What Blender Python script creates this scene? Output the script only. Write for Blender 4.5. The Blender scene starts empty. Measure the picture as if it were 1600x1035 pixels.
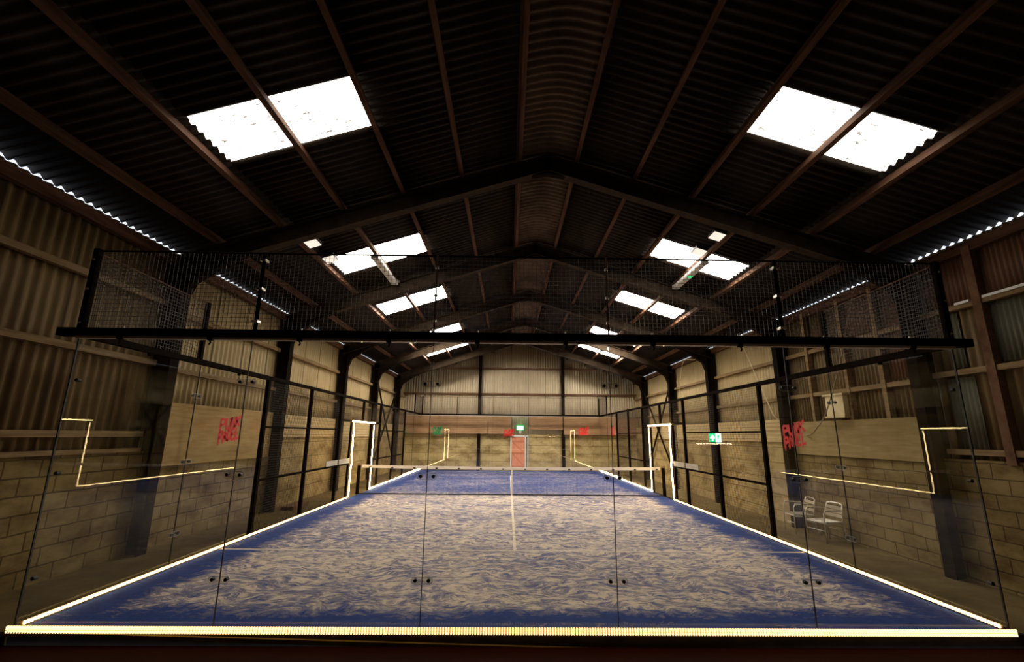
import bpy, math, random
from mathutils import Vector, Matrix
random.seed(7)
S = bpy.context.scene
COL = S.collection
R = math.radians

# ------------------------------------------------------------------ camera, world, exposure
cam = bpy.data.cameras.new('camera')
cam.sensor_fit = 'HORIZONTAL'; cam.sensor_width = 36.0
cam.lens = 680.43 / 1600 * 36
cam.shift_x = -4.99 / 1600; cam.shift_y = 16.83 / 1600
cam.clip_start = 0.05; cam.clip_end = 200
camo = bpy.data.objects.new('camera', cam); COL.objects.link(camo)
def cam_matrix(loc, yaw, pitch, roll):
    f = Vector((math.sin(yaw)*math.cos(pitch), math.cos(yaw)*math.cos(pitch), math.sin(pitch)))
    r = Vector((math.cos(yaw), -math.sin(yaw), 0)); u = r.cross(f)
    r2 = r*math.cos(roll) + u*math.sin(roll); u2 = u*math.cos(roll) - r*math.sin(roll)
    m = Matrix((r2, u2, -f)).transposed().to_4x4(); m.translation = loc
    return m
camo.matrix_world = cam_matrix(Vector((-0.1385, -4.8785, 1.9226)), 0.0139, 0.2109, 0.0097)
S.camera = camo

W = bpy.data.worlds.new('overcast_sky'); S.world = W; W.use_nodes = True
W.node_tree.nodes['Background'].inputs[0].default_value = (0.78, 0.86, 1.0, 1)
W.node_tree.nodes['Background'].inputs[1].default_value = 1.6

S.view_settings.view_transform = 'Standard'; S.view_settings.look = 'None'
S.view_settings.gamma = 1.0; S.view_settings.use_curve_mapping = False
S.view_settings.exposure = 0.35
S.cycles.transparent_max_bounces = 32

SKY_E = (3.8, 11.0, 24.0, 40.0, 52.0)   # daylight through the roof lights, raised sheet by sheet to brighten the far end
LED_E = 20.0           # warm strip lights

# ------------------------------------------------------------------ materials
def mat(name, base=(.5,.5,.5), rough=.7, metal=0., spec=.5):
    m = bpy.data.materials.new(name); m.use_nodes = True
    b = m.node_tree.nodes['Principled BSDF']
    b.inputs['Base Color'].default_value = (*base, 1); b.inputs['Roughness'].default_value = rough
    b.inputs['Metallic'].default_value = metal; b.inputs['Specular IOR Level'].default_value = spec
    return m
class NT:
    def __init__(s, m): s.t = m.node_tree; s.b = s.t.nodes['Principled BSDF']
    def n(s, kind, **kw):
        x = s.t.nodes.new(kind)
        for k, v in kw.items(): setattr(x, k, v)
        return x
    def l(s, a, b): s.t.links.new(a, b)
    def pos(s): return s.n('ShaderNodeNewGeometry').outputs['Position']
    def mapped(s, scale=(1,1,1), rot=(0,0,0), src=None):
        mp = s.n('ShaderNodeMapping'); mp.inputs['Scale'].default_value = scale; mp.inputs['Rotation'].default_value = rot
        s.l(src or s.pos(), mp.inputs[0]); return mp.outputs[0]
    def noise(s, vec, scale=5, detail=4, rough=.55, dist=0):
        x = s.n('ShaderNodeTexNoise'); x.inputs['Scale'].default_value = scale; x.inputs['Detail'].default_value = detail
        x.inputs['Roughness'].default_value = rough; x.inputs['Distortion'].default_value = dist
        s.l(vec, x.inputs['Vector']); return x.outputs['Fac']
    def ramp(s, fac, stops):
        x = s.n('ShaderNodeValToRGB'); e = x.color_ramp.elements
        while len(e) < len(stops): e.new(.5)
        for q, (p, c) in zip(e, stops): q.position = p; q.color = (*c, 1) if len(c) == 3 else c
        s.l(fac, x.inputs[0]); return x.outputs[0]
    def mix(s, fac, a, b, mode='MIX'):
        x = s.n('ShaderNodeMix', data_type='RGBA', blend_type=mode)
        for v, i in ((fac, 0), (a, 6), (b, 7)):
            if hasattr(v, 'is_linked'): s.l(v, x.inputs[i])
            elif i == 0: x.inputs[0].default_value = v
            else: x.inputs[i].default_value = (*v, 1)
        return x.outputs[2]
    def math(s, op, a, b=0., c=None):
        x = s.n('ShaderNodeMath', operation=op)
        for i, v in enumerate((a, b, c)):
            if v is None: continue
            if hasattr(v, 'is_linked'): s.l(v, x.inputs[i])
            else: x.inputs[i].default_value = v
        return x.outputs[0]
    def sep(s):
        x = s.n('ShaderNodeSeparateXYZ'); s.l(s.pos(), x.inputs[0]); return x.outputs
    def comb(s, a, b, c=0.):
        x = s.n('ShaderNodeCombineXYZ')
        for i, v in enumerate((a, b, c)):
            if hasattr(v, 'is_linked'): s.l(v, x.inputs[i])
            else: x.inputs[i].default_value = v
        return x.outputs[0]
    def base(s, c): s.l(c, s.b.inputs['Base Color'])
    def bump(s, h, strength=.3, dist=.02):
        x = s.n('ShaderNodeBump'); x.inputs['Strength'].default_value = strength; x.inputs['Distance'].default_value = dist
        s.l(h, x.inputs['Height']); s.l(x.outputs[0], s.b.inputs['Normal'])

def emit(name, col, strength):
    m = mat(name, col); b = m.node_tree.nodes['Principled BSDF']
    b.inputs['Base Color'].default_value = (*[c*.5 for c in col], 1)
    b.inputs['Emission Color'].default_value = (*col, 1); b.inputs['Emission Strength'].default_value = strength
    return m

def noisy(name, c1, c2, scale=(3,3,3), rough=.8, ns=1.5, metal=0., bump=0., spec=.12):
    m = mat(name, c1, rough, metal, spec); t = NT(m)
    f = t.noise(t.mapped(scale), ns, 6, .6)
    t.base(t.ramp(f, [(.32, c1), (.68, c2)]))
    if bump: t.bump(f, bump)
    return m

M = {}
M['black'] = noisy('black_painted_steel', (.005,.003,.002), (.010,.006,.004), rough=.85)
M['black'].node_tree.nodes['Principled BSDF'].inputs['Specular IOR Level'].default_value = .02
M['frame'] = noisy('dark_portal_steel', (.006,.004,.0028), (.013,.008,.005), rough=.8, spec=.03)
M['rafter'] = noisy('dusty_brown_rafter', (.022,.013,.007), (.055,.036,.021), rough=.8)
M['purlin'] = noisy('red_brown_purlin_timber', (.044,.014,.008), (.13,.068,.036), (6,.6,6), rough=.75, ns=2.2)
M['rail'] = noisy('dusty_timber_rail', (.16,.10,.045), (.30,.205,.105), (3,.7,9), rough=.85, ns=2)
M['rust'] = noisy('rusty_rail', (.10,.045,.025), (.2,.11,.06), (1,3,3), rough=.85)
M['dark'] = mat('black_rubber', (.012,.012,.012), .6)
M['white'] = mat('white_enamel', (.72,.70,.66), .4)
M['plate'] = mat('pale_grey_plate', (.50,.45,.38), .6)
M['tape'] = mat('white_webbing', (.93,.84,.74), .8)
M['alu'] = mat('brushed_aluminium', (.72,.68,.58), .32, .85)
M['cream'] = noisy('cream_paint', (.62,.50,.28), (.72,.60,.36), rough=.6)
M['cable'] = mat('cream_cable', (.66,.52,.30), .6)
M['dcable'] = mat('dull_grey_cable', (.30,.22,.12), .6)
M['wire'] = mat('weathered_black_wire', (.05,.038,.027), .5, .2)
M['redpaint'] = mat('red_sign_paint', (.70,.012,.012), .55)
M['greenpaint'] = mat('green_sign_paint', (.010,.20,.055), .55)
M['led'] = emit('warm_led', (1.0,.66,.26), LED_E)
M['lednear'] = emit('warm_led_dim', (1.0,.66,.26), 2.2)
M['ledside'] = emit('warm_led_side', (1.0,.68,.28), 5.0)
M['rope'] = emit('warm_led_rope', (1.0,.68,.28), LED_E*1.7)
M['ledgap'] = emit('warm_led_diffuser', (1.0,.50,.10), .08)
M['flood'] = emit('flood_lens', (1.0,.88,.74), .72)
M['exitgreen'] = emit('exit_green', (.01,.42,.13), 1.5)
M['exitwhite'] = emit('exit_white', (.72,1.0,.86), 2.0)
M['bulb'] = emit('warm_bulb', (1.0,.72,.42), 45.0)

# roof-light sheet: backlit by the sky, flecked with dirt
M['skylight'] = []
for E_ in SKY_E:
    m = emit('roof_light_sheet', (1.0,.93,.83), E_); t = NT(m)
    f1 = t.noise(t.mapped((3.2,9,3)), 2.6, 3, .5); f2 = t.noise(t.mapped((1,1.4,1)), .9, 2, .5)
    d = t.math('MULTIPLY', t.math('GREATER_THAN', f1, .635), t.math('GREATER_THAN', f2, .43))
    t.l(t.math('MULTIPLY', t.math('SUBTRACT', 1.0, t.math('MULTIPLY', d, .965)), E_), t.b.inputs['Emission Strength'])
    M['skylight'].append(m)

def glass(name, tint, body=0., bodycol=(.8,.8,.75), r0=.018):
    m = bpy.data.materials.new(name); m.use_nodes = True; nt = m.node_tree; nt.nodes.clear()
    o = nt.nodes.new('ShaderNodeOutputMaterial'); tr = nt.nodes.new('ShaderNodeBsdfTransparent'); gl = nt.nodes.new('ShaderNodeBsdfGlossy')
    tr.inputs[0].default_value = (*tint, 1); gl.inputs['Roughness'].default_value = 0.0
    lw = nt.nodes.new('ShaderNodeLayerWeight'); lw.inputs[0].default_value = .5
    p = nt.nodes.new('ShaderNodeMath'); p.operation = 'POWER'; p.inputs[1].default_value = 4.2
    nt.links.new(lw.outputs['Facing'], p.inputs[0])
    a = nt.nodes.new('ShaderNodeMath'); a.operation = 'MULTIPLY_ADD'; a.inputs[1].default_value = .55; a.inputs[2].default_value = r0
    nt.links.new(p.outputs[0], a.inputs[0])
    mx = nt.nodes.new('ShaderNodeMixShader'); nt.links.new(a.outputs[0], mx.inputs[0]); nt.links.new(tr.outputs[0], mx.inputs[1]); nt.links.new(gl.outputs[0], mx.inputs[2])
    out = mx.outputs[0]
    if body:
        df = nt.nodes.new('ShaderNodeBsdfDiffuse'); df.inputs[0].default_value = (*bodycol, 1)
        m2 = nt.nodes.new('ShaderNodeMixShader'); m2.inputs[0].default_value = body
        nt.links.new(out, m2.inputs[1]); nt.links.new(df.outputs[0], m2.inputs[2]); out = m2.outputs[0]
    nt.links.new(out, o.inputs[0]); return m
M['glass'] = glass('toughened_glass', (.985,.99,.985))
M['glassfar'] = glass('toughened_glass_far', (.985,.99,.985), r0=.045)
M['clear'] = glass('clear_polycarbonate', (.93,.93,.92), .05)
M['plate_rim'] = glass('polycarbonate_edge', (.8,.8,.78), .45)

# turf: sand dressed, blue pile showing through as streaks and along the borders
m = mat('sand_dressed_blue_turf', (.1,.2,.5), .95, spec=.15); t = NT(m)
X, Y, Z = t.sep()
warp = t.noise(t.mapped((1,1,1)), 1.1, 3, .5)
vec = t.comb(X, t.math('ADD', Y, t.math('MULTIPLY', t.math('SUBTRACT', warp, .5), .9)))
streak = t.noise(t.mapped((1.15,2.7,1), (0,0,R(8)), vec), 3.5, 8, .72, 1.2)
fine = t.noise(t.mapped((2.2,6.5,1), (0,0,R(-9)), vec), 4.6, 6, .7, .8)
big = t.noise(t.mapped((.35,.6,1)), 1.0, 2, .5)
edgex = t.math('SUBTRACT', 5.0, t.math('ABSOLUTE', t.math('SUBTRACT', X, 0.0)))
edgey = t.math('MINIMUM', t.math('ADD', Y, 0.0), t.math('SUBTRACT', 20.0, Y))
edge = t.math('MINIMUM', t.math('MULTIPLY', edgex, 1.0), t.math('MULTIPLY', edgey, 1.35))
wob = t.math('MULTIPLY', t.math('SUBTRACT', t.noise(t.mapped((.55,.9,1)), 1.3, 4, .6), .5), 1.3)
ed = t.ramp(t.math('ADD', edge, wob), [(.10, (.17,.17,.17)), (.30, (.27,.27,.27)), (.50, (.15,.15,.15)), (.85, (0,0,0))])
farb = t.math('MULTIPLY', t.math('SMOOTH_MIN', 1.0, t.math('MAXIMUM', 0.0, t.math('DIVIDE', t.math('SUBTRACT', Y, 9.6), 1.5)), .3), .10)
amt = t.math('ADD', t.math('ADD', t.math('MULTIPLY', streak, .72), t.math('MULTIPLY', fine, .30)), t.math('MULTIPLY', big, .16))
amt = t.math('ADD', t.math('ADD', amt, ed), farb)
blue = t.ramp(amt, [(.538, (0,0,0)), (.612, (.66,.66,.66)), (.73, (1,1,1))])
sand = t.ramp(fine, [(.3, (.52,.415,.305)), (.7, (.76,.62,.475))])
bl = t.ramp(streak, [(.35, (.013,.030,.125)), (.7, (.024,.058,.215))])
t.base(t.mix(blue, sand, bl)); t.bump(amt, .35, .012)
M['turf'] = m
M['line'] = noisy('sandy_white_line', (.56,.46,.34), (.76,.66,.52), (4,4,4), rough=.95)

# blockwork (u along the wall, z up)
def blockwork(name, axis, c1, c2, mortar, bw=.44, bh=.225, ms=.012):
    m = mat(name, c1, .92, spec=.2); t = NT(m); X, Y, Z = t.sep()
    v = t.comb(Y if axis == 'X' else X, Z)
    wv = t.n('ShaderNodeVectorMath', operation='ADD'); t.l(v, wv.inputs[0])
    ns = t.n('ShaderNodeTexNoise'); ns.inputs['Scale'].default_value = 2.2; t.l(t.pos(), ns.inputs['Vector'])
    sc = t.n('ShaderNodeVectorMath', operation='SCALE'); sc.inputs['Scale'].default_value = .035; t.l(ns.outputs['Color'], sc.inputs[0]); t.l(sc.outputs[0], wv.inputs[1])
    b = t.n('ShaderNodeTexBrick'); b.inputs['Scale'].default_value = 1.0; b.inputs['Brick Width'].default_value = bw; b.inputs['Row Height'].default_value = bh
    b.inputs['Mortar Size'].default_value = ms; b.inputs['Mortar Smooth'].default_value = .4
    b.inputs['Color1'].default_value = (*c1,1); b.inputs['Color2'].default_value = (*c2,1); b.inputs['Mortar'].default_value = (*mortar,1)
    t.l(wv.outputs[0], b.inputs['Vector'])
    st = t.noise(t.mapped((.8,.8,1.6)), 1.6, 6, .65)
    c = t.mix(1.0, b.outputs['Color'], t.ramp(st, [(.32, (.42,.36,.28)), (.58, (1,1,1))]), 'MULTIPLY')
    t.base(c); h = t.math('ADD', t.math('MULTIPLY', b.outputs['Fac'], -1.0), t.math('MULTIPLY', st, .9)); t.bump(h, .5, .012)
    return m
M['blocks'] = blockwork('concrete_blocks', 'X', (.225,.160,.062), (.28,.205,.085), (.11,.075,.03))
M['concrete'] = blockwork('shuttered_concrete', 'X', (.36,.265,.115), (.42,.315,.145), (.19,.135,.055), 2.6, .42, .014)
M['concreteY'] = blockwork('shuttered_concrete_gable', 'Y', (.46,.35,.165), (.53,.41,.20), (.25,.18,.08), 2.4, .45, .014)

def boards(name, c1, c2, axis, gap=.11, lined=True):
    m = mat(name, c1, .85, spec=.12); t = NT(m); X, Y, Z = t.sep()
    f = t.noise(t.mapped((.9,.9,7)), 2.2, 6, .6); g = t.noise(t.mapped((.7,.7,.9)), 1.3, 3, .5)
    c = t.ramp(t.math('ADD', t.math('MULTIPLY', f, .6), t.math('MULTIPLY', g, .4)), [(.36, c1), (.64, c2)])
    if lined:
        w = t.math('FRACT', t.math('DIVIDE', Z, gap)); ln = t.math('LESS_THAN', w, .16)
        c = t.mix(t.math('MULTIPLY', ln, .55), c, (.10,.06,.03))
    t.base(c); return m
M['plank'] = boards('horizontal_planks', (.42,.30,.14), (.55,.41,.21), 'X')
M['plankY'] = boards('rusty_horizontal_boards', (.33,.185,.095), (.44,.27,.15), 'Y', .10)
M['ply'] = boards('stained_plywood', (.32,.20,.075), (.46,.32,.145), 'X', lined=False)
M['oldply'] = boards('weathered_boarding', (.27,.19,.075), (.40,.295,.14), 'X', lined=False)
M['pink'] = noisy('salmon_painted_timber', (.62,.23,.13), (.74,.32,.20), (4,4,1.5), rough=.7)
M['pinkd'] = noisy('deep_salmon_ledges', (.52,.18,.10), (.60,.24,.14), rough=.7)  # ledges and braces in a deeper salmon than the door leaf

def sheet(name, c1, c2, axis, seam=1.02, seamc=(.10,.08,.05), rough=.55, sw=.02):
    m = mat(name, c1, rough, .0, .18); t = NT(m); X, Y, Z = t.sep(); u = Y if axis == 'X' else X
    f = t.noise(t.mapped((5,5,.5) ), 1.6, 5, .6); g = t.noise(t.mapped((.5,.5,.6)), 1.2, 4, .6)
    c = t.ramp(t.math('ADD', t.math('MULTIPLY', f, .5), t.math('MULTIPLY', g, .5)), [(.36, c1), (.62, c2)])
    ln = t.math('LESS_THAN', t.math('FRACT', t.math('DIVIDE', u, seam)), sw/seam)
    t.base(t.mix(t.math('MULTIPLY', ln, .8), c, seamc)); return m
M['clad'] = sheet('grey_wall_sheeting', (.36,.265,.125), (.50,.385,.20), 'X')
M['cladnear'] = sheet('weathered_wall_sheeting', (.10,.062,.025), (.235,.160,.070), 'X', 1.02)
M['cladrust'] = sheet('rust_wall_sheeting', (.10,.045,.025), (.17,.085,.045), 'X')
M['cladY'] = sheet('grey_gable_sheeting', (.50,.41,.265), (.62,.52,.36), 'Y')
M['cladgreen'] = sheet('dull_green_sheeting', (.09,.085,.055), (.13,.12,.08), 'X')
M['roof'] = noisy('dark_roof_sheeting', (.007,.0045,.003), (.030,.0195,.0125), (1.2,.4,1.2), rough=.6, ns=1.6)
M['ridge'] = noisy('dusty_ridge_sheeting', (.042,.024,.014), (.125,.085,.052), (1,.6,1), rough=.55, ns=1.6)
m = mat('barn_floor_concrete', (.2,.15,.08), .9, spec=.06); t = NT(m); X, Y, Z = t.sep()
f = t.noise(t.mapped((1,1,1)), 1.3, 6, .6); c = t.ramp(f, [(.3, (.105,.072,.028)), (.7, (.20,.145,.062))])
near = t.math('LESS_THAN', Y, -.06)
t.base(t.mix(near, c, t.ramp(f, [(.3, (.018,.0008,.0006)), (.7, (.026,.0014,.001))]))); M['floor'] = m
M['slab'] = noisy('dark_slab_edge', (.012,.008,.006), (.03,.02,.014), rough=.9)

# ------------------------------------------------------------------ mesh builder
class MB:
    def __init__(s): s.v = []; s.f = []
    def quad(s, a, b, c, d):
        i = len(s.v); s.v += [tuple(a), tuple(b), tuple(c), tuple(d)]; s.f.append((i, i+1, i+2, i+3)); return s
    def box(s, x0, x1, y0, y1, z0, z1):
        i = len(s.v)
        s.v += [(x0,y0,z0),(x1,y0,z0),(x1,y1,z0),(x0,y1,z0),(x0,y0,z1),(x1,y0,z1),(x1,y1,z1),(x0,y1,z1)]
        s.f += [tuple(i+k for k in q) for q in ((0,3,2,1),(4,5,6,7),(0,1,5,4),(1,2,6,5),(2,3,7,6),(3,0,4,7))]; return s
    def bar(s, p, q, w, h, up=(0,0,1)):
        p, q = Vector(p), Vector(q); d = (q-p).normalized(); up = Vector(up)
        if abs(d.dot(up)) > .98: up = Vector((0,1,0))
        x = d.cross(up).normalized()*w/2; y = x.cross(d).normalized()*h/2
        i = len(s.v)
        for c in (p, q): s.v += [tuple(c-x-y), tuple(c+x-y), tuple(c+x+y), tuple(c-x+y)]
        s.f += [tuple(i+k for k in q_) for q_ in ((0,1,2,3),(7,6,5,4),(0,4,5,1),(1,5,6,2),(2,6,7,3),(3,7,4,0))]; return s
    def tube(s, pts, r, n=8, cap=True):
        pts = [Vector(p) for p in pts]; i0 = len(s.v); prev = None
        for k, p in enumerate(pts):
            d = (pts[min(k+1, len(pts)-1)] - pts[max(k-1, 0)]).normalized()
            if prev is None:
                a = Vector((0,0,1)) if abs(d.z) < .9 else Vector((1,0,0)); x = d.cross(a).normalized()
            else: x = (prev - d*prev.dot(d)).normalized()
            prev = x; y = d.cross(x); rr = r[k] if isinstance(r, (list, tuple)) else r
            for j in range(n):
                t = 2*math.pi*j/n; s.v.append(tuple(p + x*math.cos(t)*rr + y*math.sin(t)*rr))
        for k in range(len(pts)-1):
            for j in range(n):
                a = i0+k*n+j; b = i0+k*n+(j+1) % n; s.f.append((a, b, b+n, a+n))
        if cap:
            s.f.append(tuple(i0+j for j in range(n))[::-1]); s.f.append(tuple(i0+(len(pts)-1)*n+j for j in range(n)))
        return s
    def prism(s, poly, axis, a, b):
        """poly in the plane perpendicular to axis, extruded a..b"""
        def P(u, v, w): return {'X': (w, u, v), 'Y': (u, w, v), 'Z': (u, v, w)}[axis]
        n = len(poly); i = len(s.v)
        s.v += [P(u, v, a) for u, v in poly] + [P(u, v, b) for u, v in poly]
        s.f.append(tuple(range(i, i+n))[::-1]); s.f.append(tuple(range(i+n, i+2*n)))
        for k in range(n): s.f.append((i+k, i+(k+1) % n, i+n+(k+1) % n, i+n+k))
        return s
def new_obj(name, mb, material, parent=None, smooth=False, bevel=0, solid=0):
    off = Vector((0,0,0))
    p = parent
    while p is not None: off += p.location; p = p.parent
    me = bpy.data.meshes.new(name); me.from_pydata([tuple(Vector(v)-off) for v in mb.v], [], mb.f)
    me.materials.append(material)
    if smooth:
        for q in me.polygons: q.use_smooth = True
    me.update()
    import bmesh
    bm = bmesh.new(); bm.from_mesh(me); bmesh.ops.recalc_face_normals(bm, faces=bm.faces); bm.to_mesh(me); bm.free()
    o = bpy.data.objects.new(name, me); COL.objects.link(o)
    if parent: o.parent = parent
    if solid:
        md = o.modifiers.new('thickness', 'SOLIDIFY'); md.thickness = solid; md.offset = 0
    if bevel:
        md = o.modifiers.new('bevel', 'BEVEL'); md.width = bevel; md.segments = 2; md.limit_method = 'ANGLE'
    return o
def tag(o, label, cat, group=None, kind=None):
    o['label'] = label; o['category'] = cat
    if group: o['group'] = group
    if kind: o['kind'] = kind
    return o
def thing(name, label, cat, loc=(0,0,0), group=None, kind=None):
    o = bpy.data.objects.new(name, None); o.empty_display_size = .2; COL.objects.link(o); o.location = loc
    return tag(o, label, cat, group, kind)
def rootmesh(name, mb, material, label, cat, loc=(0,0,0), group=None, kind=None, **kw):
    o = new_obj(name, mb, material, **kw)
    l = Vector(loc)
    if l.length:
        o.data.transform(Matrix.Translation(-l)); o.location = l
    return tag(o, label, cat, group, kind)
def copy_tree(o, loc, label, scale=None):
    c = o.copy(); COL.objects.link(c); c.location = loc; c['label'] = label
    for ch in list(o.children):
        d = ch.copy(); COL.objects.link(d); d.parent = c
        for g in list(ch.children):
            e = g.copy(); COL.objects.link(e); e.parent = d
    return c

# ------------------------------------------------------------------ dimensions
XL, XR, XM = -6.3, 7.4, 0.57            # cladding planes and ridge line
YN, YF = -6.2, 20.9                     # near and far gables
ZR, SL = 7.25, 0.325                    # rafter top at ridge, slope
def zraf(u): return ZR - SL*abs(u)
ZS = .17                                # roof sheet above the rafter top
FR = [2.68, 6.62, 10.75, 14.6, 18.6]    # portal frames
def zfl(x): return 0.0 if x < -5 else -0.285*(x+5)/12.3 if x < 7.3 else -.285

# ------------------------------------------------------------------ floor
fl = MB(); xs = [-7.2, -5.0, 0, 3, 5.2, 7.3, 8.3]
for a, b in zip(xs, xs[1:]):
    for y0, y1 in ((YN-.3, -.06), (-.06, YF+.3)):
        za, zb = (zfl(a)-.02, zfl(b)-.02) if y1 > 0 else (-.14, -.14) if a < 5 else (zfl(a)-.02, zfl(b)-.02)
        fl.quad((a,y0,za), (b,y0,zb), (b,y1,zb), (a,y1,za))
fl.quad((-7.2,-.06,-.14), (-5,-.06,-.14), (-5,-.06,-.02), (-7.2,-.06,-.02))
tag(new_obj('floor', fl, M['floor'], solid=.04), 'barn floor, dusty concrete beside the court and dark red before it', 'floor', kind='structure')

# ------------------------------------------------------------------ roof and roof lights
P0, A0 = .146, .026
def corr(y): return A0*math.sin(2*math.pi*y/P0)
SK = {-1: [(0.0,.94), (4.58,5.55), (8.2,9.3), (12.8,13.95), (16.3,17.2)], 1: [(0.02,.92), (4.6,5.6), (8.35,9.35), (12.95,14.05), (16.3,17.2)]}
U1, U2 = 2.79, 4.86
def UE(side): return abs((XL if side < 0 else XR)-XM)+.012
def ZEs(side): return ZR+ZS-SL*(UE(side)-.012)-.034
def strip(mb, y0, y1, u0, u1, side, lift=0., step=P0/8, zf=None):
    n = max(2, round((y1-y0)/step)); i0 = len(mb.v)
    for k in range(n+1):
        y = y0+(y1-y0)*k/n
        for u in (u0, u1): mb.v.append((XM+side*u, y, ZR+ZS-SL*u+corr(y)+lift))
    for k in range(n):
        a = i0+2*k; mb.f.append((a, a+1, a+3, a+2))
roof = MB(); wins = []
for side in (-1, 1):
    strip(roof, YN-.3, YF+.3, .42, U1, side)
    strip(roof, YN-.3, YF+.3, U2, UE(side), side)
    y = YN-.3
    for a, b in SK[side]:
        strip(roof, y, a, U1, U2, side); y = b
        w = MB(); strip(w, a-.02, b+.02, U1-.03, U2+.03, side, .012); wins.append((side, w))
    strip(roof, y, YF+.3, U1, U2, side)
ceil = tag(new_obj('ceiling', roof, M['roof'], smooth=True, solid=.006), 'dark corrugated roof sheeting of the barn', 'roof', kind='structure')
rc = MB(); n = round((YF-YN+.6)/(P0/8)); us = [-.62,-.45,-.3,-.15,0,.15,.3,.45,.62]
def zridge(u): return ZR+ZS-SL*math.sqrt(u*u+.05) + .035
for k in range(n+1):
    y = YN-.3+(YF-YN+.6)*k/n
    for u in us: rc.v.append((XM+u, y, zridge(u)-.05+corr(y)))
for k in range(n):
    for j in range(8):
        a = k*9+j; rc.f.append((a, a+1, a+10, a+9))
new_obj('ridge_cap', rc, M['ridge'], ceil, smooth=True, solid=.006)
order = ['nearest', 'second', 'third', 'fourth', 'farthest']
wn = 0
for side, w in wins:
    wn += 1
    k = (wn-1) % 5
    tag(new_obj('window_%d' % wn, w, M['skylight'][k], smooth=True), '%s bright roof light in the %s roof slope' % (order[k], 'left' if side < 0 else 'right'), 'roof light', kind='structure')

# purlins: one timber per line, running the length of the barn
pnames = ['first', 'second', 'third', 'fourth', 'fifth', 'sixth']
for side in (-1, 1):
    for k in range(6):
        u = .56+1.1*k; x = XM+side*u; z = zraf(u)
        b = MB(); b.bar((x, YN, z+.072), (x, YF, z+.072), .075, .14, (side*SL, 0, 1))
        rootmesh('roof_purlin', b, M['purlin'], 'red-brown roof purlin, %s %s of the ridge' % (pnames[k], 'left' if side < 0 else 'right'), 'beam', (x, YN, z), 'roof purlins')

# ------------------------------------------------------------------ portal frames
def ibeam(mb, p, q, depth, width, nrm, taper=None):
    """I section from p to q; p,q on the outer flange; nrm points to the inner flange"""
    p, q, nn = Vector(p), Vector(q), Vector(nrm).normalized()
    yv = Vector((0,1,0)); t = .018; d2 = taper or depth
    def slab(a, b, c, d, w):
        i = len(mb.v)
        for o in (-w/2, w/2): mb.v += [tuple(v+yv*o) for v in (a, b, c, d)]
        mb.f += [tuple(i+k for k in f) for f in ((0,3,2,1),(4,5,6,7),(0,1,5,4),(1,2,6,5),(2,3,7,6),(3,0,4,7))]
    slab(p, q, q+nn*t, p+nn*t, width)
    slab(p+nn*(depth-t), q+nn*(d2-t), q+nn*d2, p+nn*depth, width)
    slab(p, q, q+nn*d2, p+nn*depth, .012)
for i, y in enumerate(FR):
    t = thing('portal_frame', ['nearest dark steel portal frame, standing by the plywood panel', 'second dark steel portal frame from the viewer', 'middle dark steel portal frame, third from the viewer', 'fourth dark steel portal frame from the viewer', 'farthest dark steel portal frame, just before the gable'][i], 'frame', (XM, y, 0), 'portal frames')
    for side, xo in ((-1, XL), (1, XR)):
        ze = zraf(abs(xo-XM)); c = MB(); ibeam(c, (xo-side*.06, y, zfl(xo)-.02), (xo-side*.06, y, ze), .30, .20, (-side, 0, 0)); new_obj('column', c, M['frame'], t)
        r = MB(); nv = Vector((-side*SL, 0, -1)).normalized()
        ibeam(r, (xo-side*.06, y, ze), (XM, y, ZR), .31, .18, nv, .33); new_obj('rafter', r, M['rafter'], t)
        h = MB(); L = 1.35; k = SL
        xi = xo-side*.36; zt = zraf(abs(xi-XM))-.30
        poly = [(xi, zt), (xi-side*L, zt+L*k), (xi-side*L*.5, zt+L*k*.5-.12), (xi-side*.12, zt-.28), (xi, zt-.62)]
        h.prism(poly, 'Y', y-.07, y+.07); new_obj('haunch', h, M['frame'], t)
    a = MB(); a.prism([(XM-.42, ZR-.33-.42*SL), (XM, ZR-.40), (XM+.42, ZR-.33-.42*SL), (XM+.42, ZR-.30-.42*SL), (XM, ZR-.30), (XM-.42, ZR-.30-.42*SL)], 'Y', y-.06, y+.06)
    new_obj('apex_plate', a, M['frame'], t)

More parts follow.
